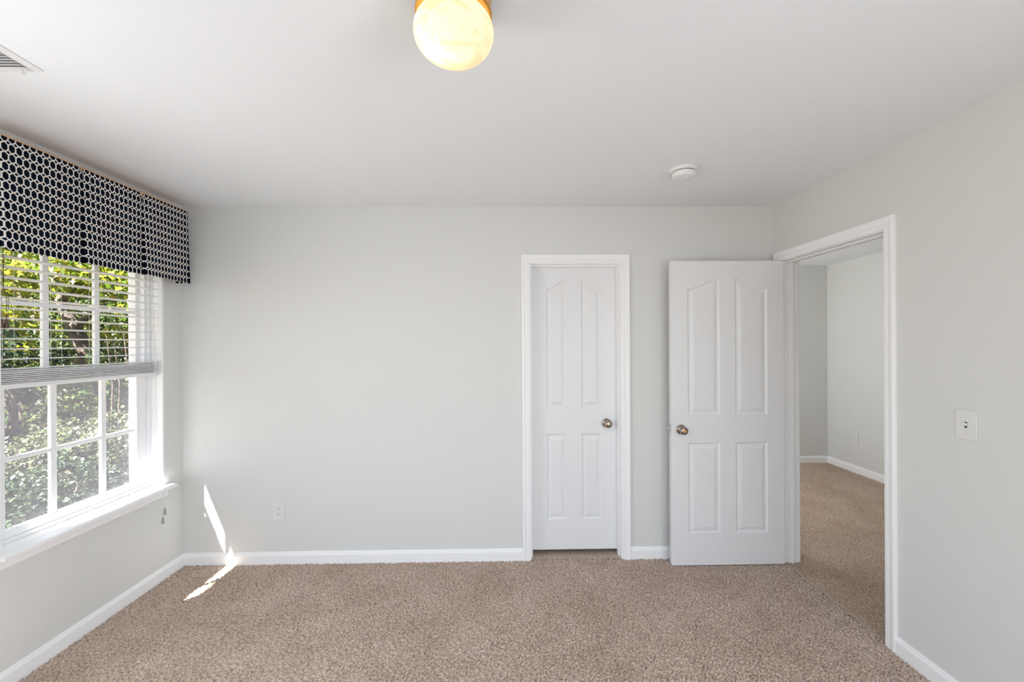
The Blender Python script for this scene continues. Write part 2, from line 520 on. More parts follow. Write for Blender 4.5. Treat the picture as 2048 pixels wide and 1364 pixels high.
CASE = [(0, 0), (0, 0.009), (0.003, 0.011), (0.017, 0.0115), (0.019, 0.0135), (0.024, 0.0120), (0.030, 0.0125), (0.040, 0.0165), (0.050, 0.0180), (0.056, 0.0175), (0.058, 0.0150), (0.058, 0)]
def casing(bm, a0, a1, z, to3):
    """U-shaped mitred casing round an opening; to3(a, t, z) gives the point, t away from the wall"""
    rows = []
    for wd, t in CASE:
        rows.append([bm.verts.new(to3(a0 - wd, t, -0.004)), bm.verts.new(to3(a0 - wd, t, z + wd)),
                     bm.verts.new(to3(a1 + wd, t, z + wd)), bm.verts.new(to3(a1 + wd, t, -0.004))])
    for r, s in zip(rows, rows[1:]):
        for i in range(3):
            bm.faces.new((r[i], r[i + 1], s[i + 1], s[i]))
    for i in (0, 3):
        bm.faces.new([r[i] for r in rows])

bm = bmesh.new()
casing(bm, CX0 - 0.005, CX1 + 0.005, CZ + 0.005, lambda a, t, z: (a, D - t, z))
struct(obj('trim_1', bm, M_TRIM), 'white moulded casing around the closet door', 'door casing')
bm = bmesh.new()
for x0, x1 in ((CX0 - JT, CX0), (CX1, CX1 + JT)):
    box(bm, (x0, D - 0.001, -0.003), (x1, D + 0.12, CZ))
box(bm, (CX0 - JT, D - 0.001, CZ), (CX1 + JT, D + 0.12, CZ + JT))
for x0, x1 in ((CX0, CX0 + 0.011), (CX1 - 0.011, CX1)):
    box(bm, (x0, D + 0.040, -0.003), (x1, D + 0.074, CZ))
box(bm, (CX0 + 0.011, D + 0.040, CZ - 0.011), (CX1 - 0.011, D + 0.074, CZ))
struct(obj('trim_2', bm, M_TRIM), 'white jamb with door stop inside the closet doorway', 'door jamb')
bm = bmesh.new()
casing(bm, DY0 - 0.005, DY1 + 0.005, DZ + 0.005, lambda a, t, z: (XR - t, a, z))
struct(obj('trim_3', bm, M_TRIM), 'white moulded casing around the open doorway on the right wall', 'door casing')
bm = bmesh.new()
casing(bm, DY0 - 0.005, DY1 + 0.005, DZ + 0.005, lambda a, t, z: (JX1 + t, a, z))
struct(obj('trim_4', bm, M_TRIM), 'white casing on the hall side of the open doorway', 'door casing')
bm = bmesh.new()
box(bm, (JX0 - 0.001, DY0 - JT, -0.003), (JX1 + 0.001, DY0, DZ))
box(bm, (JX0 - 0.001, DY1, -0.003), (JX1 + 0.001, DY1 + JT, DZ))
box(bm, (JX0 - 0.001, DY0 - JT, DZ), (JX1 + 0.001, DY1 + JT, DZ + JT))
SX0, SX1 = XR + 0.040, XR + 0.078
box(bm, (SX0, DY0, -0.003), (SX1, DY0 + 0.011, DZ), 0.002)
box(bm, (SX0, DY1 - 0.011, -0.003), (SX1, DY1, DZ), 0.002)
box(bm, (SX0, DY0 + 0.011, DZ - 0.011), (SX1, DY1 - 0.011, DZ), 0.002)
jamb = struct(obj('trim_5', bm, M_TRIM), 'white jamb with door stop inside the open doorway', 'door jamb')
sp = box_obj('strike_plate', (XR + 0.006, DY0 - 0.001, 0.885), (XR + 0.036, DY0 + 0.0015, 0.945), M_LATCH, jamb)
sp['label'] = 'metal strike plate'

# ------------------------------------------------------------------ doors
def door_slab(width, height, thick=0.035):
    """moulded four-panel door; local x 0..width, z 0..height, front at y=0 facing -y"""
    bm = bmesh.new()
    ms, mu = 0.1125, 0.105
    pw = (width - 2 * ms - mu) / 2
    xa = (ms, ms + pw); xb = (ms + pw + mu, width - ms)
    z = (0.212, 0.818, 1.003, 1.847, 1.912)          # lower bottom, lower top, upper bottom, arch low, arch high
    N = 18
    def curve(t):                                    # 0 at the outer side, 1 at the inner side of the arch
        s = t * t * (3 - 2 * t)
        return s
    def outline(x0, x1, z0, z1, zh, flip, d):
        a, b = x0 + d, x1 - d
        pts = [(a, z0 + d), (b, z0 + d)]
        for i in range(N + 1):
            f = 1 - i / N                            # from b to a
            x = a + (b - a) * f
            t = (x - x0) / (x1 - x0)
            if flip: t = 1 - t
            zz = z1 + (zh - z1) * curve(t) - d * 1.08
            pts.append((x, zz))
        return pts
    V = lambda x, zz, y=0.0: bm.verts.new((x, y, zz))
    def face(pts, y=0.0):
        return bm.faces.new([V(x, q, y) for x, q in pts])
    levels = [(0.0, 0.0), (0.004, 0.0045), (0.010, 0.0082), (0.014, 0.0085), (0.030, 0.0042), (0.038, 0.0026), (0.040, 0.0012)]
    for (x0, x1, flip) in ((*xa, False), (*xb, True)):
        for (z0, z1, zh) in ((z[0], z[1], z[1]), (z[2], z[3], z[4])):
            loops = [[V(x, q, dep) for x, q in outline(x0, x1, z0, z1, zh, flip, d)] for d, dep in levels]
            for r, s in zip(loops, loops[1:]):
                k = len(r)
                for i in range(k):
                    bm.faces.new((r[i], r[(i + 1) % k], s[(i + 1) % k], s[i]))
            bm.faces.new(loops[-1])
            if zh > z1:                              # top rail above the arch
                top = outline(x0, x1, z0, z1, zh, flip, 0)[2:]
                face([(x0, height), *reversed(top), (x1, height)][::-1])
        face([(x0, 0), (x1, 0), (x1, z[0]), (x0, z[0])])
        face([(x0, z[1]), (x1, z[1]), (x1, z[2]), (x0, z[2])])
    for p, q in ((0, xa[0]), (xa[1], xb[0]), (xb[1], width)):
        face([(p, 0), (q, 0), (q, height), (p, height)])
    c = [(0, 0), (width, 0), (width, height), (0, height)]
    face(c[::-1], thick)
    for i in range(4):
        (x0, z0), (x1, z1) = c[i], c[(i + 1) % 4]
        bm.faces.new([V(x0, z0, 0), V(x0, z0, thick), V(x1, z1, thick), V(x1, z1, 0)])
    me = bpy.data.meshes.new('slab')
    bmesh.ops.remove_doubles(bm, verts=bm.verts[:], dist=1e-5)
    bmesh.ops.recalc_face_normals(bm, faces=bm.faces[:])
    bm.to_mesh(me); bm.free()
    return me

def knob(parent, x, z, front, keyed):
    """door knob sticking out towards -y from y=front"""
    mt = Matrix.Translation((x, front, z)) @ Matrix.Rotation(math.radians(90), 4, 'X')
    bm = bmesh.new()
    lathe(bm, [(0, 0), (0.0325, 0), (0.0325, 0.002), (0.030, 0.006), (0.020, 0.010), (0.0125, 0.013), (0.0115, 0.024),
               (0.0160, 0.030), (0.0235, 0.036), (0.0270, 0.044), (0.0265, 0.052), (0.0225, 0.059), (0.0170, 0.0625)] +
          ([(0.012, 0.0630), (0.011, 0.0610), (0, 0.0610)] if keyed else [(0.010, 0.0640), (0, 0.0645)]), 40, mt)
    k = obj('door_knob', bm, M_KNOB, parent, smooth=True)
    k['label'] = 'antique nickel knob'
    if keyed:
        bm = bmesh.new()
        lathe(bm, [(0, 0.0605), (0.0085, 0.0605), (0.0085, 0.0635), (0, 0.0637)], 24, mt)
        kc = obj('key_cylinder', bm, M_BRASS, k, smooth=True)
        kc['label'] = 'brass keyhole cylinder'
    return k

cl = empty('door_1', (CX0 + 0.003, D + 0.075, 0.034))
struct(cl, 'narrow closed white panelled closet door with arched upper panels', 'door')
o = link('door_slab', door_slab(CX1 - CX0 - 0.006, 2.003), M_DOOR, cl)
knob(cl, 0.726 - CX0 - 0.003, 0.927 - 0.034, 0.0, False)

DW = 0.762
DX0, DYF, DZ0 = 1.113, D - 0.115, 0.008
od = empty('door_2', (DX0, DYF, DZ0))
struct(od, 'wide white panelled door standing open flat against the back wall', 'door')
o = link('door_slab', door_slab(DW, 2.032), M_DOOR, od)
knob(od, 1.178 - DX0, 0.915 - DZ0, 0.0, True)
bm = bmesh.new()
box(bm, (-0.0012, 0.006, 0.884), (0.001, 0.030, 0.941), 0.0004, 1)
lp = obj('latch_plate', bm, M_LATCH, od)
lp['label'] = 'steel latch plate on the door edge'
bm = bmesh.new()
box(bm, (-0.0125, 0.011, 0.903), (-0.001, 0.025, 0.922), 0.003, 2)
obj('latch_bolt', bm, M_LATCH, lp)
for zz in (0.20, 1.085, 1.815):
    bm = bmesh.new()
    lathe(bm, [(0, 0), (0.0055, 0), (0.0055, 0.089), (0, 0.089)], 14, Matrix.Translation((DW + 0.0035, 0.0395, zz - 0.045)))
    box(bm, (DW + 0.0002, 0.004, zz - 0.044), (DW + 0.0022, 0.0375, zz + 0.044))
    box(bm, (DW + 0.004, 0.0362, zz - 0.044), (DW + 0.040, 0.0380, zz + 0.044))
    h = obj('hinge', bm, M_HINGE, od)

# ------------------------------------------------------------------ window
win = empty('window_1', (L, (WY0 + WY1) / 2, WZ0))
struct(win, 'white double hung window with six over six panes on the left wall', 'window')
wp = lambda name, bm, material=M_VINYL, parent=win: (lambda o: (setattr(o, 'matrix_parent_inverse', Matrix.Translation(-win.location)), o)[1])(obj(name, bm, material, parent))
bm = bmesh.new()                                    # painted returns
box(bm, (XO + 0.02, WY0 - 0.012, WZ0 - 0.0), (L + 0.0005, WY0, WZ1 + 0.012))
box(bm, (XO + 0.02, WY1, WZ0 - 0.0), (L + 0.0005, WY1 + 0.012, WZ1 + 0.012))
box(bm, (XO + 0.02, WY0, WZ1), (L + 0.0005, WY1, WZ1 + 0.012))
wp('window_jamb', bm, M_TRIM)
FX = L - 0.070                                      # room face of the vinyl frame
bm = bmesh.new()
for y0, y1, s in ((WY0, WY0 + 0.020, 1), (WY1 - 0.020, WY1, -1)):
    box(bm, (XO, y0, WZ0), (FX, y1, WZ1), 0.002)
    a, b = (y1, y1 + 0.016) if s > 0 else (y0 - 0.016, y0)
    box(bm, (XO, a, WZ0), (FX - 0.012, b, WZ1), 0.0015)
box(bm, (XO, WY0 + 0.02, WZ1 - 0.03), (FX, WY1 - 0.02, WZ1), 0.002)
box(bm, (XO, WY0 + 0.02, WZ0), (FX, WY1 - 0.02, WZ0 + 0.020), 0.002)
wp('window_frame', bm)

def sash(name, x0, x1, ya, yb, za, zb, ga, gb, gza, gzb, mys, mz, mw):
    """outer ya..yb, za..zb; glass ga..gb, gza..gzb; vertical muntins at mys, horizontal at mz"""
    bm = bmesh.new()
    box(bm, (x0, ya, za), (x1, ga, zb), 0.003); box(bm, (x0, gb, za), (x1, yb, zb), 0.003)
    box(bm, (x0, ga, za), (x1, gb, gza), 0.003); box(bm, (x0, ga, gzb), (x1, gb, zb), 0.003)
    s = wp(name, bm)
    bm = bmesh.new()
    xm = (x0 + x1) / 2
    for y in mys: box(bm, (xm - 0.009, y - mw / 2, gza - 0.002), (xm + 0.009, y + mw / 2, gzb + 0.002), 0.004)
    box(bm, (xm - 0.0085, ga - 0.002, mz - mw * 0.36), (xm + 0.0085, gb + 0.002, mz + mw * 0.36), 0.004)
    mo = obj('muntin_grid', bm, M_VINYL, s); mo.matrix_parent_inverse = Matrix.Identity(4)
    g = bmesh.new()
    box(g, (xm - 0.0015, ga - 0.002, gza - 0.002), (xm + 0.0015, gb + 0.002, gzb + 0.002))
    go = obj('glass_pane', g, M_GLASS, s)
    return s
sash('lower_sash', L - 0.108, L - 0.076, WY0 + 0.037, WY1 - 0.037, WZ0 + 0.020, 1.372, 1.966, 2.655, 0.657, 1.330, (2.182, 2.449), 0.977, 0.030)
sash('upper_sash', L - 0.148, L - 0.116, WY0 + 0.020, WY1 - 0.020, 1.330, WZ1 - 0.030, 1.945, 2.698, 1.375, 2.010, (2.186, 2.456), 1.700, 0.030)
bm = bmesh.new()
box(bm, (L - 0.162, WY0 + 0.036, WZ0 + 0.030), (L - 0.1615, WY1 - 0.036, 1.34))
sc = wp('insect_screen', bm, M_SCREEN)
sc['label'] = 'fine grey insect screen outside the lower sash'

SZ = WZ0                                            # stool
SXF = -2.122
bm = bmesh.new()
box(bm, (FX + 0.0, WY0, SZ - 0.022), (L, WY1, SZ))
box(bm, (L - 0.002, WY0 - 0.045, SZ - 0.022), (SXF, WY1 + 0.042, SZ), 0.006, 3)
wp('window_stool', bm, M_TRIM)
bm = bmesh.new()
prof = [(0, 0.526), (0.010, 0.526), (0.0145, 0.532), (0.0145, 0.548), (0.0165, 0.552), (0.016, 0.560), (0.0245, 0.572), (0.027, 0.578), (0, 0.578)]
a = [bm.verts.new((L + t, WY0 - 0.030 if True else 0, z)) for t, z in prof]
b = [bm.verts.new((L + t, WY1 + 0.022, z)) for t, z in prof]
for i in range(len(a)):
    bm.faces.new((a[i], a[(i + 1) % len(a)], b[(i + 1) % len(a)], b[i]))
bm.faces.new(a[::-1]); bm.faces.new(b)
wp('window_apron', bm, M_TRIM)

# frames of added windows, none of them seen, around the fill light openings
def added_window_frame(name, axis, c0, c1, a0, a1, z0, z1, label):
    bm = bmesh.new()
    t = 0.045
    am, zm = (a0 + a1) / 2, (z0 + z1) / 2
    for (p, q, r, s) in ((a0, a0 + t, z0, z1), (a1 - t, a1, z0, z1), (a0 + t, a1 - t, z0, z0 + t), (a0 + t, a1 - t, z1 - t, z1), (a0 + t, a1 - t, zm - 0.02, zm + 0.02)):
        if axis == 'x': box(bm, (c0, p, r), (c1, q, s))
        else: box(bm, (p, c0, r), (q, c1, s))
    return struct(obj(name, bm, M_VINYL), label, 'window')
added_window_frame('added_window_2', 'x', XO + 0.02, XO + 0.08, 0.32, 1.34, 0.65, 2.05, 'added white window frame on the left wall nearer the viewer, for fill light')
added_window_frame('added_window_3', 'y', YR - 0.13, YR - 0.07, -1.72, -0.38, 0.1, 2.15, 'added white tall left window frame behind the viewer, for fill light')
added_window_frame('added_window_4', 'y', YR - 0.13, YR - 0.07, 0.08, 1.42, 0.1, 2.15, 'added white tall right window frame behind the viewer, for fill light')

added_window_frame('added_window_6', 'x', JX1 - 0.06, JX1, -1.35, -0.25, 0.1, 2.1, 'added white tall window frame on the right wall beside the viewer, for fill light')
added_window_frame('added_window_5', 'x', 1.22, 1.27, 3.65, 4.85, 0.7, 2.2, 'added white window frame in the hall out of view, for fill light')

# ------------------------------------------------------------------ window blind
BX = L - 0.036                                      # middle of the slats
BY0, BY1 = WY0 + 0.010, WY1 - 0.011
bl = empty('window_blind', (BX, (BY0 + BY1) / 2, 1.305))
tag(bl, 'white slatted window blind pulled halfway up inside the window', 'blind')
bp = lambda name, bm, material, parent=bl, smooth=False: (lambda o: (setattr(o, 'matrix_parent_inverse', Matrix.Translation(-bl.location) if parent is bl else Matrix.Identity(4)), o)[1])(obj(name, bm, material, parent, smooth))
bm = bmesh.new(); box(bm, (BX - 0.028, BY0, 2.030), (BX + 0.028, BY1, WZ1 - 0.001), 0.003)
bp('headrail', bm, M_SLAT)
bm = bmesh.new(); box(bm, (BX - 0.0255, BY0, 1.3055), (BX + 0.0255, BY1, 1.327), 0.004)
bp('bottom_rail', bm, M_SLAT)

def slat_mesh(sag=0.0, tilt=0.0):
    bm = bmesh.new()
    n = 6
    top, bot = [], []
    for y in (BY0 + 0.001, BY1 - 0.001):
        t_, b_ = [], []
        for i in range(n + 1):
            s = -1 + 2 * i / n
            x = 0.0250 * s
            z = 0.0022 * (1 - s * s)
            x2, z2 = x * math.cos(tilt) - z * math.sin(tilt), x * math.sin(tilt) + z * math.cos(tilt)
            t_.append(bm.verts.new((BX + x2, y, z2 + 0.0014)))
            b_.append(bm.verts.new((BX + x2, y, z2 - 0.0014)))
        top.append(t_); bot.append(b_)
    for i in range(n):
        bm.faces.new((top[0][i], top[0][i + 1], top[1][i + 1], top[1][i]))
        bm.faces.new((bot[0][i], bot[1][i], bot[1][i + 1], bot[0][i + 1]))
        for k in (0, 1):
            bm.faces.new((top[k][i], bot[k][i], bot[k][i + 1], top[k][i + 1]))
    for i in (0, n):
        bm.faces.new((top[0][i], top[1][i], bot[1][i], bot[0][i]))
    return bm
proto = bp('slat', slat_mesh(0.0, math.radians(4.0)), M_SLAT)
proto.location = (0, 0, 1.436)
fs = bp('slat', slat_mesh(), M_SLAT)
flat_slat = fs.data
bpy.data.objects.remove(fs)
zs = [1.436 + 0.0459 * k for k in range(1, 13)]
stack = []
zc = 1.331
for k in range(8):
    stack.append(zc); zc += 0.0092 + random.uniform(-0.001, 0.001)
for i, z in enumerate(zs + stack):
    c = proto.copy(); COL.objects.link(c); c.parent = bl
    c.matrix_parent_inverse = proto.matrix_parent_inverse.copy()
    dx = 0.0 if i < len(zs) else random.uniform(-0.0015, 0.0015)
    c.location = (dx, 0, z)
    if i >= len(zs):
        c.rotation_euler = (random.uniform(-0.0012, 0.0012), 0, 0)
        c.data = flat_slat
        c.location.z -= c.rotation_euler[0] * (BY0 + BY1) / 2

LADY = (1.945, 2.150, 2.345, 2.585)
for y in LADY:                                      # ladder cords in front of and behind the slats
    bm = bmesh.new()
    for x in (BX + 0.0262, BX - 0.0262):
        tube(bm, [(x, y, 2.03), (x, y, 1.46), (x, y + 0.001, 1.412)], 0.0007, 5)
        tube(bm, [(x, y, 1.412), (x + 0.004, y - 0.012, 1.400), (x + 0.006, y + 0.014, 1.388), (x + 0.005, y + 0.020, 1.378), (x + 0.006, y - 0.016, 1.366),
                  (x + 0.005, y - 0.010, 1.355), (x + 0.006, y + 0.012, 1.345), (x + 0.004, y + 0.022, 1.338), (x + 0.003, y - 0.004, 1.328), (x + 0.001, y, 1.318)], 0.0008, 5)
    for z in [1.436] + zs[:-1]:
        tube(bm, [(BX - 0.026, y, z - 0.0022), (BX + 0.026, y, z - 0.0022)], 0.0006, 4)
    bp('ladder_cord', bm, M_CORDW)
bm = bmesh.new()
tube(bm, [(L - 0.006, 2.690, 2.04), (L - 0.006, 2.696, 1.75), (L - 0.004, 2.703, 1.45), (L - 0.002, 2.705, 1.20), (L - 0.004, 2.700, 0.95), (L + 0.004, 2.700, 0.80), (L + 0.035, 2.690, 0.66),
          (SXF + 0.003, 2.672, 0.612), (SXF + 0.005, 2.671, 0.585), (SXF + 0.006, 2.670, 0.430)], 0.0014, 6)
tube(bm, [(L - 0.007, 2.694, 2.04), (L - 0.007, 2.700, 1.70), (L - 0.003, 2.709, 1.40), (L - 0.001, 2.712, 1.10), (L + 0.002, 2.710, 0.88), (L + 0.015, 2.704, 0.75), (L + 0.040, 2.690, 0.65),
          (SXF + 0.003, 2.679, 0.610), (SXF + 0.006, 2.680, 0.580), (SXF + 0.007, 2.683, 0.480)], 0.0014, 6)
bp('lift_cord', bm, M_CORDW)
def tassel(x, y, z, m_):
    bm = bmesh.new()
    lathe(bm, [(0, 0.040), (0.0035, 0.040), (0.006, 0.030), (0.0085, 0.004), (0.008, 0), (0, 0)], 14, Matrix.Translation((x, y, z)))
    return bp('tassel', bm, m_, bl, True)
tassel(SXF + 0.006, 2.670, 0.392, M_TASG)['label'] = 'lower grey cord tassel hanging below the sill'
tassel(SXF + 0.009, 2.683, 0.442, M_TASG)['label'] = 'upper grey cord tassel hanging below the sill'
bm = bmesh.new()
tx, ty = L - 0.006, 1.902
for dy, dx in ((-0.006, 0.001), (0.005, 0.002)):
    tube(bm, [(tx, ty + dy * 0.4, 2.04), (tx, ty + dy * 0.3, 1.80), (tx, ty, 1.745), (tx + dx, ty + dy * 2.2, 1.71), (tx + dx, ty + dy * 1.6, 1.62)], 0.0011, 5)
tube(bm, [(tx, ty, 1.745), (tx + 0.002, ty + 0.016, 1.725), (tx + 0.002, ty + 0.020, 1.68), (tx, ty + 0.010, 1.61)], 0.0009, 5)
tube(bm, [(tx, ty, 1.60), (tx, ty + 0.002, 1.50), (tx - 0.001, ty - 0.004, 1.40)], 0.0009, 5)
bp('tilt_cord', bm, M_CORD_BACKLIT)['label'] = 'tilt cord, coloured brown for its backlit look'
for dy in (-0.010, 0.009):
    tassel(tx + 0.002, ty + dy, 1.575, M_TASSEL_BACKLIT)['label'] = 'tilt cord tassel, coloured brown for its backlit look'

# ------------------------------------------------------------------ valance
VY0, VY1, VX = 1.788, 2.845, -2.084
VZ0, VZ1 = 1.903, 2.372
va = empty('valance', (L, (VY0 + VY1) / 2, VZ0))
tag(va, 'navy valance with cream lattice pattern hung above the window', 'valance')
plan = []                                           # (X at the top, y, flare into the room at the hem)
plan += [(L + 0.004, VY0, 0.0), (L + 0.035, VY0 - 0.001, -0.002), (L + 0.070, VY0 - 0.001, 0.0), (VX - 0.010, VY0, 0.010), (VX - 0.003, VY0 + 0.003, 0.016), (VX, VY0 + 0.012, 0.019)]
pleats = [2.143, 2.493]
edges = [VY0 + 0.012] + pleats + [VY1 - 0.004]
for i in range(3):
    a, b = edges[i], edges[i + 1]
    for k in range(1, 13):
        f = k / 12
        y = a + (b - a) * f
        fl = 0.020 * (1 - f) ** 1.3 - 0.006 * math.sin(math.pi * f) - 0.004 * f
        plan.append((VX + 0.001 * math.sin(f * 3), y, fl))
    if i < 2:
        plan.append((VX, b - 0.001, -0.022))
        plan.append((VX, b + 0.001, -0.020))
        plan.append((VX, b + 0.003, 0.020))
plan += [(VX - 0.004, VY1, 0.004), (VX - 0.03, VY1 + 0.001, 0.0), (L + 0.004, VY1, 0.0)]
bm = bmesh.new()
uvl = bm.loops.layers.uv.new('UVMap')
NR = 24
arc = [0.0]
for p, q in zip(plan, plan[1:]):
    arc.append(arc[-1] + math.hypot(q[0] - p[0] + 0.5 * (q[2] - p[2]), q[1] - p[1]))
grid = []
for i, (x, y, fl) in enumerate(plan):
    colv = []
    endy = 0.012 if i >= len(plan) - 3 else (-0.006 if i < 5 else 0.0)
    sag = 0.004 * math.sin(i * 1.7) + (-0.012 if i in range(5, 8) else 0)
    for r in range(NR + 1):
        t = r / NR
        z = VZ1 + (VZ0 - VZ1 + sag * 0.5) * t
        colv.append((bm.verts.new((x + fl * t ** 1.4 + 0.004 * t, y + endy * t, z)), arc[i], z))
    grid.append(colv)
for a, b in zip(grid, grid[1:]):
    for r in range(NR):
        quad = (a[r], b[r], b[r + 1], a[r + 1])
        f = bm.faces.new([q[0] for q in quad])
        f.smooth = True
        for lp_, q in zip(f.loops, quad):
            lp_[uvl].uv = (q[1] - 0.002, q[2] - 0.008)
me = bpy.data.meshes.new('fabric'); bm.to_mesh(me); bm.free()
fab = link('fabric', me, M_VALANCE, va)
fab.matrix_parent_inverse = Matrix.Translation(-va.location)
sm = fab.modifiers.new('cloth_thickness', 'SOLIDIFY'); sm.thickness = 0.0025; sm.offset = -1
bm = bmesh.new(); box(bm, (L, VY0 + 0.002, VZ1 - 0.014), (VX + 0.0015, VY1 - 0.001, VZ1 + 0.0075), 0.0012)
mb = obj('mounting_board', bm, M_WOOD, va); mb.matrix_parent_inverse = Matrix.Translation(-va.location)
mb['label'] = 'pale wooden mounting board along the top'

# ------------------------------------------------------------------ ceiling lamp
LX, LY = -0.130, 1.140
la = empty('ceiling_lamp', (LX, LY, H))
tag(la, 'lit alabaster glass globe lamp with brass collar on the ceiling', 'ceiling lamp')
bm = bmesh.new()
lathe(bm, [(0, 0), (0.101, 0), (0.103, -0.004), (0.103, -0.010), (0.098, -0.013), (0.098, -0.022), (0.1005, -0.027), (0.1005, -0.050), (0.102, -0.056), (0.102, -0.066), (0.097, -0.068), (0.086, -0.064), (0, -0.050)], 72)
obj('brass_collar', bm, M_BRASS, la, True)
bm = bmesh.new()
gp = [(0.078, -0.056)]
R_, HZ_, ZC_ = 0.1065, 0.074, -0.1125
for k in range(0, 33):
    th = math.radians(48 - (48 + 90) * k / 32)
    gp.append((max(R_ * math.cos(th), 0), ZC_ + HZ_ * math.sin(th)))
gp[-1] = (0, gp[-1][1])
lathe(bm, gp, 72)
gl = obj('glass_globe', bm, M_GLOBE, la, True)
gl['label'] = 'glowing cream alabaster glass globe'
pl = bpy.data.lights.new('lamp_bulb', 'POINT')
pl.energy = 0.25; pl.color = (1.0, 0.89, 0.70); pl.shadow_soft_size = 0.022
po = bpy.data.objects.new('lamp_bulb', pl); COL.objects.link(po)
po.parent = la; po.location = (-0.038, -0.012, -0.128)
pl2 = pl.copy(); pl2.energy = 0.09
po2 = bpy.data.objects.new('lamp_bulb', pl2); COL.objects.link(po2)
po2.parent = la; po2.location = (0.030, 0.0, -0.105)

# ------------------------------------------------------------------ smoke detector
sdx, sdy = 0.983, 2.300
de = empty('smoke_detector', (sdx, sdy, H))
tag(de, 'round white smoke detector on the ceiling', 'smoke detector')
bm = bmesh.new(); lathe(bm, [(0, 0), (0.0715, 0), (0.0715, -0.006), (0.069, -0.012), (0.064, -0.015), (0, -0.015)], 56)
obj('mounting_ring', bm, M_PLASTIC, de, True)
bm = bmesh.new(); lathe(bm, [(0.052, -0.0140), (0.0570, -0.0140), (0.0570, -0.0200), (0.052, -0.0200)], 56)
g_ = obj('vent_gap', bm, M_GAP, de, True); g_['label'] = 'dark vent gap'
bm = bmesh.new(); lathe(bm, [(0, -0.0190), (0.0588, -0.0190), (0.0594, -0.028), (0.0585, -0.038), (0.054, -0.045), (0.046, -0.048), (0, -0.0495)], 56)
obj('cover', bm, M_PLASTIC, de, True)
bm = bmesh.new(); lathe(bm, [(0, 0), (0.014, 0), (0.013, -0.0035), (0, -0.0045)], 28, Matrix.Translation((0.020, -0.012, -0.0480)))
obj('test_button', bm, M_VENT, de, True)

# ------------------------------------------------------------------ ceiling vent
vt = empty('ceiling_vent', (-1.715, 1.385, H))
tag(vt, 'white louvred ceiling vent with a small lever', 'air vent')
vx0, vx1, vy0, vy1 = -0.155, 0.142, -0.105, 0.104
bm = bmesh.new()
t = 0.032
for (p, q, r, s) in ((vx0, vx0 + t, vy0, vy1), (vx1 - t, vx1, vy0, vy1), (vx0 + t, vx1 - t, vy0, vy0 + 0.022), (vx0 + t, vx1 - t, vy1 - 0.022, vy1)):
    box(bm, (p, r, -0.0045), (q, s, 0.0), 0.0012, 1)
obj('vent_frame', bm, M_VENT, vt)
bm = bmesh.new(); box(bm, (vx0 + t, vy0 + 0.022, -0.0006), (vx1 - t, vy1 - 0.022, 0.0))
obj('duct_backing', bm, M_DUCT, vt)
n_lv = 12
for k in range(n_lv):
    y = vy0 + 0.022 + (vy1 - vy0 - 0.044) * (k + 0.5) / n_lv
    bm = bmesh.new()
    box(bm, (vx0 + t, -0.0085, -0.0007), (vx1 - t, 0.0085, 0.0007))
    bmesh.ops.rotate(bm, cent=(0, 0, 0), matrix=Matrix.Rotation(math.radians(30), 3, 'X'), verts=bm.verts[:])
    bmesh.ops.translate(bm, vec=(0, y, -0.0068), verts=bm.verts[:])
    obj('louvre', bm, M_VENT, vt)
bm = bmesh.new()
box(bm, (0.055, vy1 - 0.024, -0.0060), (0.108, vy1 - 0.021, -0.0042))
tube(bm, [(0.090, vy1 - 0.022, -0.005), (0.094, vy1 - 0.020, -0.018)], 0.0022, 8)
box(bm, (0.0885, vy1 - 0.0215, -0.026), (0.1005, vy1 - 0.0175, -0.016), 0.0015, 1)
lv = obj('lever', bm, M_HINGE, vt); lv['label'] = 'small grey lever'

# ------------------------------------------------------------------ outlets and switch
def face_plate(o, w_, h_):
    """plate in local x-z facing -y, 6 mm thick"""
    bm = bmesh.new()
    box(bm, (-w_ / 2, -0.006, -h_ / 2), (w_ / 2, 0.0, h_ / 2), 0.0022, 3)
    return obj('face_plate', bm, M_PLATE, o)
def outlet(loc, rz, label):
    o = empty('wall_outlet', loc)
    o.rotation_euler = (0, 0, rz)
    tag(o, label, 'outlet', 'white duplex wall outlets')
    face_plate(o, 0.079, 0.124)
    for sz in (0.0195, -0.0195):
        bm = bmesh.new()
        lathe(bm, [(0, 0), (0.0168, 0), (0.0162, 0.0018), (0, 0.002)], 28, Matrix.Translation((0, -0.0058, sz)) @ Matrix.Rotation(math.radians(90), 4, 'X'))
        s_ = obj('socket', bm, M_PLATE, o)
        for x_, hh in ((-0.0063, 0.0085), (0.0063, 0.0070)):
            bm = bmesh.new(); box(bm, (x_ - 0.0012, -0.0082, sz + 0.004 - hh / 2), (x_ + 0.0012, -0.0070, sz + 0.004 + hh / 2))
            q = obj('slot', bm, M_SLOT, s_); q['label'] = 'dark slot'
        bm = bmesh.new(); box(bm, (-0.0022, -0.0082, sz - 0.0095), (0.0022, -0.0070, sz - 0.0050), 0.001, 1)
        q = obj('slot', bm, M_SLOT, s_); q['label'] = 'dark round ground slot'
    bm = bmesh.new(); lathe(bm, [(0, 0), (0.003, 0), (0.0024, 0.001), (0, 0.0012)], 14, Matrix.Translation((0, -0.0058, 0)) @ Matrix.Rotation(math.radians(90), 4, 'X'))
    obj('screw', bm, M_VENT, o)
    return o
outlet((-1.541, D, 0.356), 0, 'white duplex outlet low on the back wall right of the window')
outlet((HX, 4.77, 0.39), math.radians(-90), 'white duplex outlet on the hall wall seen through the doorway')

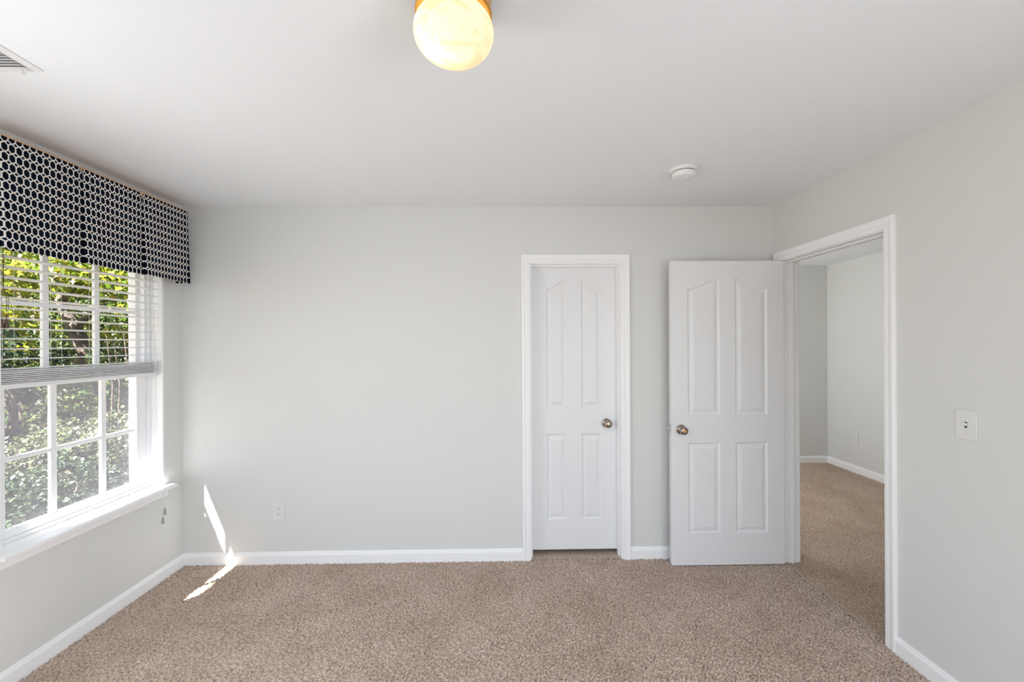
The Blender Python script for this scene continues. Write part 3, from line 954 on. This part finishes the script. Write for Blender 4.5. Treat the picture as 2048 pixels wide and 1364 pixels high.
sw = empty('light_switch', (XR, 1.693, 1.156))
sw.rotation_euler = (0, 0, math.radians(-90))
tag(sw, 'white toggle light switch on the right wall', 'light switch')
face_plate(sw, 0.079, 0.120)
bm = bmesh.new()
box(bm, (-0.0052, -0.0064, -0.012), (0.0052, -0.0055, 0.012))
q = obj('toggle_slot', bm, M_GAP, sw); q['label'] = 'grey toggle slot'
bm = bmesh.new()
box(bm, (-0.0042, -0.019, -0.005), (0.0042, -0.004, 0.005), 0.0012, 2)
bmesh.ops.rotate(bm, cent=(0, -0.004, 0), matrix=Matrix.Rotation(math.radians(-24), 3, 'X'), verts=bm.verts[:])
obj('toggle', bm, M_PLATE, sw)
for sz in (0.030, -0.030):
    bm = bmesh.new(); lathe(bm, [(0, 0), (0.0032, 0), (0.0026, 0.001), (0, 0.0012)], 14, Matrix.Translation((0, -0.0058, sz)) @ Matrix.Rotation(math.radians(90), 4, 'X'))
    obj('screw', bm, M_HINGE, sw)

# ------------------------------------------------------------------ outside
GZ = -1.60
bm = bmesh.new()
box(bm, (-60, -40, GZ - 0.3), (XO - 0.4, 70, GZ))
struct(obj('ground_outside', bm, M_GROUND), 'sunlit ground covered in tan leaf litter outside the window', 'ground')
bm = bmesh.new()
box(bm, (-2.85, YR - 0.3, 2.615), (XO, HY + 0.6, 2.65))
box(bm, (-2.862, YR - 0.3, 2.625), (-2.85, HY + 0.6, 2.74))
box(bm, (-2.85, YR - 1.25, 2.615), (JX1 + 0.5, YR - 0.15, 2.65))  # added unseen rear overhang, keeps the sun off the rear openings
struct(obj('roof_eave', bm, M_SOFFIT), 'white roof overhang outside above the window, plus an added rear one blocking the sun', 'roof eave')

def leaf_mesh(name, centres, size, seed, droop=0.3):
    """one folded four-point leaf per centre"""
    r = np.random.default_rng(seed)
    n = len(centres)
    s = size * r.uniform(0.6, 1.3, n)[:, None]
    ax = r.standard_normal((n, 3)); ax[:, 2] -= droop; ax /= np.linalg.norm(ax, axis=1, keepdims=True)
    up = r.standard_normal((n, 3)) * 0.6; up[:, 2] += 1.0
    side = np.cross(ax, up); side /= np.linalg.norm(side, axis=1, keepdims=True) + 1e-9
    nrm = np.cross(side, ax)
    c = centres
    base = c - ax * s * 0.5
    tip = c + ax * s * 0.5
    lft = c + side * s * 0.36 + nrm * s * 0.10 - ax * s * 0.05
    rgt = c - side * s * 0.36 + nrm * s * 0.10 - ax * s * 0.05
    co = np.stack([base, lft, tip, rgt], 1).reshape(-1, 3)
    i = np.arange(n) * 4
    q = np.concatenate([np.stack([i, i + 1, i + 2], 1), np.stack([i, i + 2, i + 3], 1)])
    return mesh_from_arrays(name, co, q)

def crown_points(n, clumps, seed):
    """clumps = [(x, y, z, r)] ; leaves gathered in small sprays inside each clump"""
    r = np.random.default_rng(seed)
    vol = np.array([c[3] ** 2 for c in clumps]); vol = vol / vol.sum()
    out = []
    for c, v in zip(clumps, vol):
        k = int(n * v)
        ns = max(6, k // 22)
        d = r.standard_normal((ns, 3)); d /= np.linalg.norm(d, axis=1, keepdims=True)
        ctr = np.array(c[:3]) + d * c[3] * (r.uniform(0.25, 1.0, ns) ** 0.5)[:, None] * np.array([1, 1, 0.8])
        pick = r.integers(0, ns, k)
        out.append(ctr[pick] + r.standard_normal((k, 3)) * c[3] * 0.13 * np.array([1, 1, 0.55]))
    return np.concatenate(out)

def tree(name, base, limbs, clumps, n_leaf, leaf, material, label, cat='tree', group='trees outside the window', seed=1):
    """limbs = lists of (x, y, z, radius); base is the foot of the trunk"""
    o = empty(name, base)
    tag(o, label, cat, group)
    bm = bmesh.new()
    for lb in limbs:
        tube(bm, [p[:3] for p in lb], [p[3] for p in lb], 9)
    tr_ = obj('trunk', bm, M_BARK, o, True)
    tr_.matrix_parent_inverse = Matrix.Translation(-Vector(base))
    pts = crown_points(n_leaf, clumps, seed)
    fo = link('foliage', leaf_mesh('foliage', pts, leaf, seed + 50), material, o)
    fo.matrix_parent_inverse = Matrix.Translation(-Vector(base))
    return o

def ray_at(u, v, y):
    """the place at depth y that stands behind pixel u, v of the photograph (used to lay the trees out)"""
    x_, up_ = (u - 1024) / F_PX, -(v - 685.8) / F_PX
    d = cam_to_world(x_, up_, 1)
    t_ = y / d.y
    return Vector((d.x * t_, y, CAM_H + d.z * t_))

def clump(u, v, y, r):
    p = ray_at(u, v, y)
    return (p.x, p.y, p.z, r)

# forked tree whose trunk shows through the middle panes
b0 = ray_at(215, 800, 7.6)
p1, p2, p3, p4 = ray_at(188, 750, 7.6), ray_at(148, 655, 7.6), ray_at(122, 605, 7.7), ray_at(100, 520, 7.9)
q1, q2 = ray_at(178, 632, 7.5), ray_at(200, 600, 7.5)
foot = (b0.x + 0.25, b0.y, GZ)
tree('forked_tree', foot,
     [[(*foot, 0.16), (*b0, 0.12), (*p1, 0.105), (*p2, 0.10), (*p3, 0.075), (*p4, 0.04)],
      [(*p2, 0.08), (*q1, 0.05), (*q2, 0.02)],
      [(*p3, 0.06), (*ray_at(160, 560, 7.5), 0.04), (*ray_at(200, 500, 7.4), 0.025)]],
     [clump(60, 560, 7.4, 0.9), clump(150, 520, 7.3, 0.9), clump(245, 560, 7.2, 0.85), clump(30, 680, 7.3, 0.75), clump(90, 470, 7.6, 1.3), clump(240, 450, 7.6, 1.3),
      clump(250, 700, 7.8, 0.6), clump(-60, 560, 7.8, 1.2), clump(330, 560, 7.8, 1.2)],
     7000, 0.115, M_LEAF_YEL, 'yellow green broadleaf tree with a forked leaning trunk behind the blind', seed=3)
def simple_tree(name, u, v, y, r, n, leaf, material, label, seed, cat='tree', group='trees outside the window', th=0.12):
    c = ray_at(u, v, y)
    foot = (c.x, c.y, GZ)
    rr = random.Random(seed)
    cl_ = [(c.x + rr.uniform(-.7, .7) * r, c.y + rr.uniform(-.7, .7) * r, c.z + rr.uniform(-.8, .8) * r, r * rr.uniform(0.5, 0.75)) for _ in range(7)]
    limbs = [[(*foot, th), (c.x + 0.1, c.y, (c.z + GZ) / 2, th * 0.8), (c.x, c.y + 0.05, c.z, th * 0.5), (c.x - 0.1, c.y, c.z + r * 0.7, th * 0.25)]]
    for k in cl_[:3]:
        limbs.append([(c.x + 0.05, c.y, c.z - r * 0.3, th * 0.4), (*k[:3], th * 0.2)])
    return tree(name, foot, limbs, cl_, n, leaf, material, label, cat, group, seed)
simple_tree('bushy_tree', 20, 800, 6.6, 0.95, 4200, 0.085, M_LEAF_DRK, 'dark green bushy tree behind the lower left panes', 21, th=0.07)
simple_tree('leafy_tree', 40, 620, 10.5, 2.3, 6000, 0.13, M_LEAF_MID, 'green leafy tree behind the upper left panes', 22)
simple_tree('leafy_tree', 260, 640, 10.0, 2.2, 6000, 0.13, M_LEAF_MID, 'green leafy tree behind the upper right panes', 23)
simple_tree('leafy_tree', 150, 440, 12.0, 2.8, 6500, 0.15, M_LEAF_YEL, 'tall yellow leaved tree behind the forked tree', 24)
simple_tree('wood_edge_tree', -40, 640, 19, 4.6, 9000, 0.20, M_LEAF_DRK, 'dark tree at the wood edge on the far left', 25)
simple_tree('wood_edge_tree', 130, 620, 22, 5.0, 9000, 0.22, M_LEAF_MID, 'green tree at the wood edge behind the middle panes', 26)
simple_tree('wood_edge_tree', 300, 640, 21, 4.8, 9000, 0.22, M_LEAF_DRK, 'dark tree at the wood edge on the far right', 27)
simple_tree('wood_edge_tree', 420, 620, 20, 4.6, 6000, 0.22, M_LEAF_MID, 'green tree beyond the right edge of the window', 28)
simple_tree('wood_edge_tree', -230, 620, 17, 4.6, 6000, 0.20, M_LEAF_MID, 'green tree beyond the left edge of the window', 29)
SH = 'shrubs outside the window'
simple_tree('shrub', 50, 985, 5.2, 0.75, 6480, 0.056, M_LEAF_GRY, 'grey green shrub below the left column of panes', 31, 'shrub', SH, 0.03)
simple_tree('shrub', 155, 960, 5.8, 0.70, 6480, 0.056, M_LEAF_GRY, 'grey green shrub below the middle column of panes', 32, 'shrub', SH, 0.03)
simple_tree('shrub', 235, 790, 7.6, 0.75, 3200, 0.080, M_LEAF_MID, 'green shrub behind the right column of lower panes', 33, 'shrub', SH, 0.04)
simple_tree('shrub', 250, 960, 7.0, 0.80, 3240, 0.056, M_LEAF_DRK, 'sparse dark shrub with thin stems behind the lower right panes', 34, 'shrub', SH, 0.03)
simple_tree('shrub', 150, 800, 10.5, 0.9, 3000, 0.09, M_LEAF_GRY, 'pale shrub behind the middle lower panes above the bare ground', 35, 'shrub', SH, 0.04)
simple_tree('shrub', 110, 1060, 4.9, 0.7, 4680, 0.056, M_LEAF_DRK, 'dark shrub low against the bottom of the window', 36, 'shrub', SH, 0.03)
for k, (u, y) in enumerate(((222, 6.9), (236, 7.2), (257, 6.7))):
    o = empty('sapling', tuple(Vector((ray_at(u, 900, y).x, y, GZ))))
    tag(o, ('left thin bare sapling', 'middle thin bare sapling', 'right thin bare sapling')[k] + ' behind the lower right panes', 'sapling', 'bare saplings')
    bm = bmesh.new()
    p = ray_at(u, 900, y); tp = ray_at(u + 4, 770, y)
    tube(bm, [(p.x, y, GZ), (p.x, y, p.z), (tp.x, y, tp.z), (tp.x - 0.1, y, tp.z + 0.8)], [0.022, 0.02, 0.017, 0.008], 7)
    st = obj('stem', bm, M_BARK, o, True); st.matrix_parent_inverse = Matrix.Translation(-Vector((p.x, y, GZ)))
